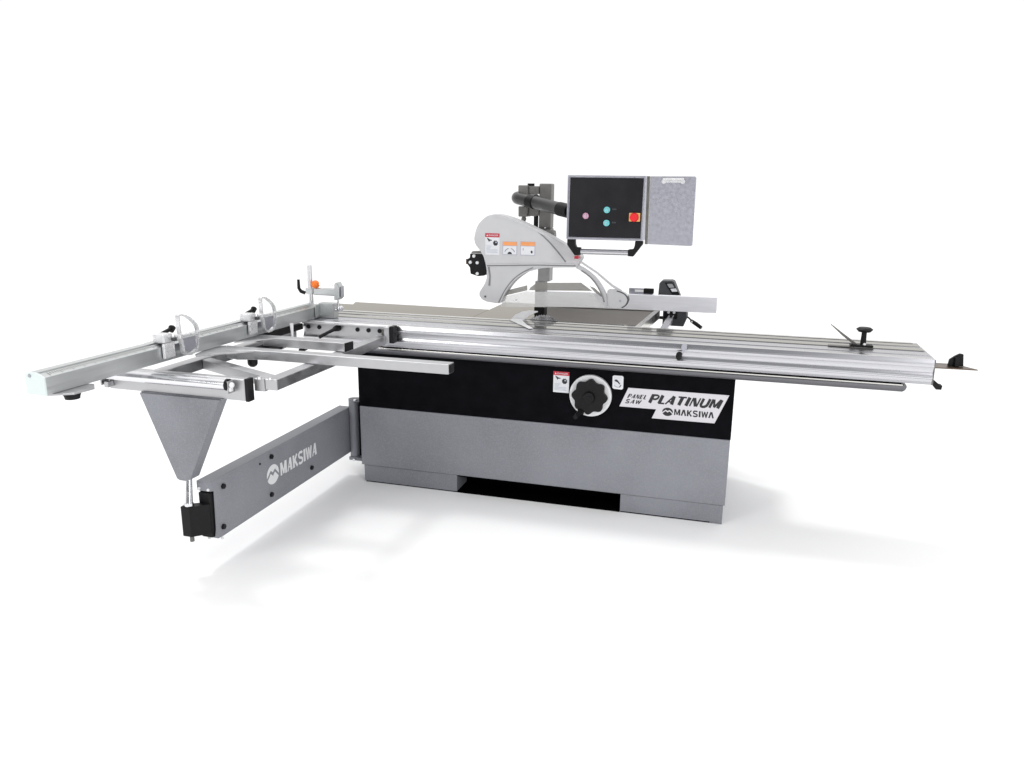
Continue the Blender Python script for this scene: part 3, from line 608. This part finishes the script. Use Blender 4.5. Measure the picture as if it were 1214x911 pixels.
# raised rim, ridge and grooves of the casting
b = NB(); strip(b, [(-1.308, 1.206), (-1.15, 1.213), (-1.03, 1.219), (-.830, 1.222)], .005, 'y', .247, .250)
strip(b, smooth_path([(-1.128, 1.434), (-1.05, 1.400), (-.985, 1.352), (-.930, 1.296), (-.882, 1.240)], 5), [.004] * 8 + [.006] * 13, 'y', .2472, .2502)
strip(b, [(-1.300, 1.200), (-1.292, 1.15), (-1.296, 1.10)], .009, 'y', .2474, .2498)
strip(b, smooth_path([(-1.055, 1.205), (-1.105, 1.182), (-1.155, 1.146), (-1.195, 1.10), (-1.222, 1.055), (-1.243, 1.012)], 4), .005, 'y', .2475, .2503)
part('casting_groove', b, 'guard_d', gs)
b = NB(); strip(b, [(-1.302, 1.213), (-1.15, 1.2195), (-1.03, 1.2255), (-.835, 1.2285)], .006, 'y', .244, .2502)
strip(b, smooth_path([(-1.275, 1.466), (-1.215, 1.459), (-1.114, 1.427), (-0.978, 1.367), (-.86, 1.305)], 5), .008, 'y', .2455, .2503)
strip(b, smooth_path([(-1.02, 1.203), (-1.098, 1.178), (-1.147, 1.145), (-1.187, 1.10), (-1.213, 1.058), (-1.233, 1.014)], 4), .005, 'y', .243, .2506)
part('casting_rib', b, 'guard', gs)
b = NB(); cyl(b, (-1.318, .249, 1.041), (-1.318, .246, 1.041), .005); part('pivot_pin', b, 'char', gs)
danger_label(gd, -1.319, -1.240, 1.264, 1.376, .2495, 'tall white label with red header')
def orange_label(x0, x1, z0, z1, kind, lab):
    y = .2495; w = x1 - x0; h = z1 - z0; X = lambda f: x0 + f * w; Z = lambda f: z0 + f * h
    b = NB(); box(b, x0, x1, y - .0010, y, z0, z1); p = part('warning_label', b, 'pale', gd, lab)
    b = NB(); box(b, X(.04), X(.96), y - .0016, y - .0011, Z(.04), Z(.66)); part('label_field', b, 'paper', p)
    b = NB(); box(b, X(.02), X(.98), y - .0016, y - .0011, Z(.70), Z(.98)); part('label_header', b, 'orange', p)
    b = NB()
    if kind == 0:
        prism(b, disc_pts((X(.5), Z(.06)), .15 * w, 14, 0, math.pi) + [(X(.35), Z(.06))], 'y', y - .0024, y - .0017)
        a = [(X(.5) + .36 * w * math.cos(t), Z(.08) + .36 * w * math.sin(t)) for t in [R(20 + 14 * i) for i in range(11)]]
        strip(b, a[:5], .0022, 'y', y - .0024, y - .0017); strip(b, a[6:], .0022, 'y', y - .0024, y - .0017)
    else:
        prism(b, [(X(.70), Z(.30)), (X(.75), Z(.36)), (X(.82), Z(.34)), (X(.84), Z(.22)), (X(.79), Z(.14)), (X(.72), Z(.20))], 'y', y - .0024, y - .0017)
        box(b, X(.18), X(.21), y - .0024, y - .0017, Z(.36), Z(.52))
    part('label_pictogram', b, 'ink', p)
orange_label(-1.223, -1.144, 1.267, 1.336, 0, 'label with orange header and blade arc drawing')
orange_label(-1.126, -1.046, 1.267, 1.338, 1, 'label with orange header and small black hand mark')
# front linkage
b = NB(); strip(b, [(-.806, 1.242), (-.72, 1.190), (-.640, 1.128), (-.590, 1.100)], [.009, .009, .011, .012], 'y', .262, .275); part('upper_link', b, 'guard', gd)
b = NB(); strip(b, smooth_path([(-.826, 1.218), (-.780, 1.195), (-.733, 1.160), (-.700, 1.120), (-.675, 1.075), (-.655, 1.02)], 4), .020, 'y', .262, .285); part('lower_link', b, 'guard', gd)
b = NB(); strip(b, smooth_path([(-.800, 1.198), (-.755, 1.168), (-.720, 1.130), (-.690, 1.080), (-.676, 1.04)], 4), .005, 'y', .255, .288); part('link_edge', b, 'guard_d', gd)
nose = closed_smooth([(-.660, 1.100), (-.640, 1.108), (-.600, 1.105), (-.565, 1.088), (-.551, 1.062), (-.560, 1.032), (-.585, 1.014), (-.645, 1.014), (-.656, 1.050)], 4)
b = NB(); prism(b, nose, 'y', .252, .285, .002); ns = part('nose_piece', b, 'guard', gd)
b = NB(); strip(b, smooth_path([(-.612, 1.103), (-.572, 1.089), (-.5525, 1.062), (-.5615, 1.032), (-.582, 1.017)], 5), .006, 'y', .2505, .2885); part('nose_rim', b, 'char', ns)
b = NB(); cyl(b, (-.592, .2515, 1.052), (-.592, .2485, 1.052), .006); part('pivot_pin', b, 'galv', ns)
# clear shield
b = NB(); prism(b, [(-1.236, .986), (-1.226, 1.041), (-1.096, 1.076), (-1.077, 1.075), (-.757, 1.088), (-.742, 1.085), (-.668, 1.012)], 'y', .270, .274); part('clear_shield', b, 'clear', gd)
b = NB(); prism(b, [(-1.225, 1.044), (-1.208, 1.074), (-1.098, 1.106), (-1.096, 1.079)], 'y', .290, .294); prism(b, [(-1.088, 1.080), (-1.078, 1.096), (-1.046, 1.121), (-.806, 1.132), (-.744, 1.090), (-.757, 1.091)], 'y', .290, .294)
prism(b, [(-.760, 1.116), (-.735, 1.108), (-.690, 1.070), (-.684, 1.056), (-.735, 1.088)], 'y', .290, .294)
part('smoked_strip', b, 'smoke', gd)
b = NB(); ball(b, (-1.150, .266, 1.030), .005); part('screw', b, 'white', gd)
# rear black bracket with bolts
b = NB(); prism(b, [(-1.422, 1.262), (-1.345, 1.262), (-1.312, 1.160), (-1.345, 1.146), (-1.378, 1.142), (-1.420, 1.154), (-1.424, 1.188), (-1.438, 1.205), (-1.438, 1.232), (-1.424, 1.240)], 'y', .300, .318, .002)
rb = part('rear_bracket', b, 'rubber', gd)
for x_, z_ in ((-1.399, 1.250), (-1.420, 1.216), (-1.380, 1.215), (-1.380, 1.156)):
    b = NB(); cyl(b, (x_, .2995, z_), (x_, .292, z_), .009, .008); part('bolt', b, 'white', rb)
b = NB(); prism(b, [(-1.418, 1.264), (-1.410, 1.275), (-1.35, 1.278), (-1.345, 1.264)], 'y', .302, .330, .001); part('bracket_top', b, 'mid', rb)
b = NB(); cyl(b, (-1.441, .310, 1.205), (-1.441, .310, 1.232), .008); part('bracket_lug', b, 'bronze', rb)
b = NB(); box(b, -.828, -.806, .20, .245, 1.262, 1.276, .002); part('red_tab', b, 'red', gd)

# ================================================================== CONTROL BOX
cb = thing('control_box', 'black-faced control box with coloured push buttons hanging on a dark swivel arm', 'control box', (-.66, .16, 1.36))
b = NB(); prism(b, [(-0.8505, 1.672), (-0.473, 1.6695), (-0.4755, 1.366), (-0.851, 1.365)], 'y', .104, .24, .003); cf = part('box_body', b, 'galv', cb)
b = NB(); prism(b, [(-0.8385, 1.661), (-0.484, 1.659), (-0.4865, 1.378), (-0.840, 1.377)], 'y', .1005, .104, .001); fc = part('face_panel', b, 'face', cb)
b = NB()
strip(b, [(-.8475, 1.6665), (-.4765, 1.6645), (-.479, 1.3715), (-.8475, 1.3705)], .0065, 'y', .0965, .1035, closed=True); part('box_frame', b, 'galv', cb)
def button(x, z, m, r, name='push_button'):
    b = NB(); cyl(b, (x, .1003, z), (x, .0935, z), r, r * .95, 28); p = part(name, b, m, fc)
    b = NB(); cyl(b, (x, .0932, z), (x, .088, z), r * .62, r * .55, 24); c = part('button_cap', b, 'white', p) if False else part('button_ring', b, 'chrome', p)
    b = NB(); cyl(b, (x, .0878, z), (x, .0855, z), r * .42, r * .4, 24); part('button_centre', b, m, p)
button(-.756, 1.480, 'pink', .0150); button(-.653, 1.510, 'cyan', .0155); button(-.653, 1.448, 'cyan', .0155)
b = NB()
for z_ in (1.513, 1.450):
    for i in range(4): box(b, -.626 + i * .005, -.623 + i * .005, .0995, .1003, z_ - .003, z_ + (.003 if i % 2 else .005))
part('button_caption', b, 'char', fc)
b = NB(); box(b, -.545, -.492, .094, .1003, 1.458, 1.498, .002); es = part('emergency_stop', b, 'yellow', fc)
b = NB(); cyl(b, (-.518, .0938, 1.478), (-.518, .080, 1.478), .015, .015, 28); cyl(b, (-.518, .080, 1.478), (-.518, .068, 1.478), .0215, .019, 28); part('stop_button', b, 'estop', es)
# carrying handle
b = NB(); prism(b, [(-.850, 1.3645), (-.811, 1.3645), (-.809, 1.340), (-.804, 1.326), (-.782, 1.325), (-.782, 1.288), (-.811, 1.286), (-.850, 1.338)], 'y', .12, .155, .003); part('handle_bracket', b, 'rubber', cb)
b = NB(); prism(b, [(-.476, 1.3645), (-.513, 1.3645), (-.515, 1.340), (-.521, 1.325), (-.546, 1.322), (-.546, 1.290), (-.520, 1.289), (-.476, 1.350)], 'y', .12, .155, .003); part('handle_bracket', b, 'rubber', cb)
b = NB(); cyl(b, (-.7815, .1375, 1.305), (-.5465, .1375, 1.306), .0135, None, 24); part('handle_grip', b, 'alu', cb)
# swivel arm
b = NB(); pth = smooth_path([(-1.13, .575, 1.545), (-1.185, .60, 1.553), (-1.213, .55, 1.560), (-1.205, .465, 1.556), (-1.150, .415, 1.547), (-1.06, .355, 1.532), (-.96, .27, 1.515), (-.90, .21, 1.505)], 6)
tube(b, pth, .0325, 24); part('swivel_arm', b, 'pipe', cb)
b = NB(); tube(b, [(-.915, .222, 1.508), (-.87, .185, 1.501), (-.852, .172, 1.499)], .035, 24); part('arm_collar', b, 'rubber', cb)
b = NB(); tube(b, [(-1.124, .395, 1.540), (-1.085, .37, 1.534)], .0345, 24); part('arm_clamp', b, 'rubber', cb)

# clipboard
cl = thing('clipboard', 'brushed zinc clipboard plate with chrome clip beside the control box', 'clipboard', (-.35, .12, 1.35))
b = NB(); prism(b, [(-.4525, 1.668), (-.249, 1.6685), (-.2415, 1.662), (-.239, 1.356), (-.245, 1.349), (-.4485, 1.352)], 'y', .104, .108, .001); part('board', b, 'galv', cl)
b = NB(); prism(b, [(-.4685, 1.669), (-.4535, 1.668), (-.4495, 1.351), (-.464, 1.352)], 'y', .098, .108, .002); part('hinge_strip', b, 'steel_dark', cl)
b = NB(); box(b, -.389, -.302, .096, .1035, 1.640, 1.655, .003); cyl(b, (-.394, .098, 1.656), (-.297, .098, 1.656), .005); cyl(b, (-.389, .094, 1.645), (-.389, .104, 1.645), .011); cyl(b, (-.302, .094, 1.645), (-.302, .104, 1.645), .011)
part('clip', b, 'stop', cl)

# ================================================================== RIP FENCE
rf = thing('rip_fence', 'long flat aluminium rip fence bar lying across the back of the table', 'rip fence', (-.62, .92, .912))
b = NB(); prism(b, [(-1.15, .875), (-.125, .940), (-.127, .975), (-1.152, .910)], 'z', .9125, 1.004, .003); part('fence_bar', b, 'satin', rf)
b = NB(); box(b, -.640, -.500, .935, .955, 1.0045, 1.038, .002); sl = part('handle_housing', b, 'galv', rf)
b = NB(); box(b, -.605, -.552, .9335, .9345, 1.018, 1.031); part('handle_window', b, 'white', sl)
b = NB(); box(b, -.553, -.494, .930, .960, 1.008, 1.039, .004); part('handle_grip', b, 'rubber', sl)

ro = thing('fence_readout', 'charcoal digital readout head and carriage behind the rip fence bar', 'readout', (-.39, 1.02, .82))
b = NB(); prism(b, [(-.476, .94), (-.470, 1.066), (-.455, 1.081), (-.398, 1.083), (-.384, 1.078), (-.322, .94)], 'y', 1.005, 1.10, .004); hb = part('readout_housing', b, 'char', ro)
b = NB(); prism(b, [(-.438, 1.070), (-.396, 1.074), (-.344, 1.004), (-.390, 1.000)], 'y', 1.000, 1.0045, .001); df = part('display_face', b, 'rubber', hb)
b = NB(); prism(b, [(-.424, 1.064), (-.394, 1.067), (-.379, 1.045), (-.409, 1.042)], 'y', .997, .9995); part('display_screen', b, 'lcd', df)
b = NB(); prism(b, [(-.402, 1.036), (-.371, 1.040), (-.360, 1.022), (-.391, 1.019)], 'y', .997, .9995); part('display_key', b, 'paper', df)
b = NB(); prism(b, [(-.437, .925), (-.300, .925), (-.293, .868), (-.312, .815), (-.380, .815), (-.437, .822)], 'y', .985, 1.10, .004); lo = part('carriage_housing', b, 'char', ro)
b = NB(); box(b, -.432, -.352, .978, .9845, .860, .915, .002); part('carriage_plate', b, 'rubber', lo)
for x_ in (-.403, -.370):
    b = NB(); cyl(b, (x_, .978, .899), (x_, .972, .899), .008); part('screw', b, 'white', lo)
b = NB(); tube(b, [(-.298, 1.02, .872), (-.280, .99, .866), (-.262, .96, .854)], .005); lv = part('lock_lever', b, 'rubber', lo)
b = NB(); tube(b, [(-.268, .965, .857), (-.235, .95, .840), (-.205, .935, .822)], [.010, .012, .011]); part('lever_grip', b, 'rubber', lv)
b = NB(); cyl(b, (-.262, .948, .854), (-.262, .944, .854), .005); part('lever_rivet', b, 'white', lv)
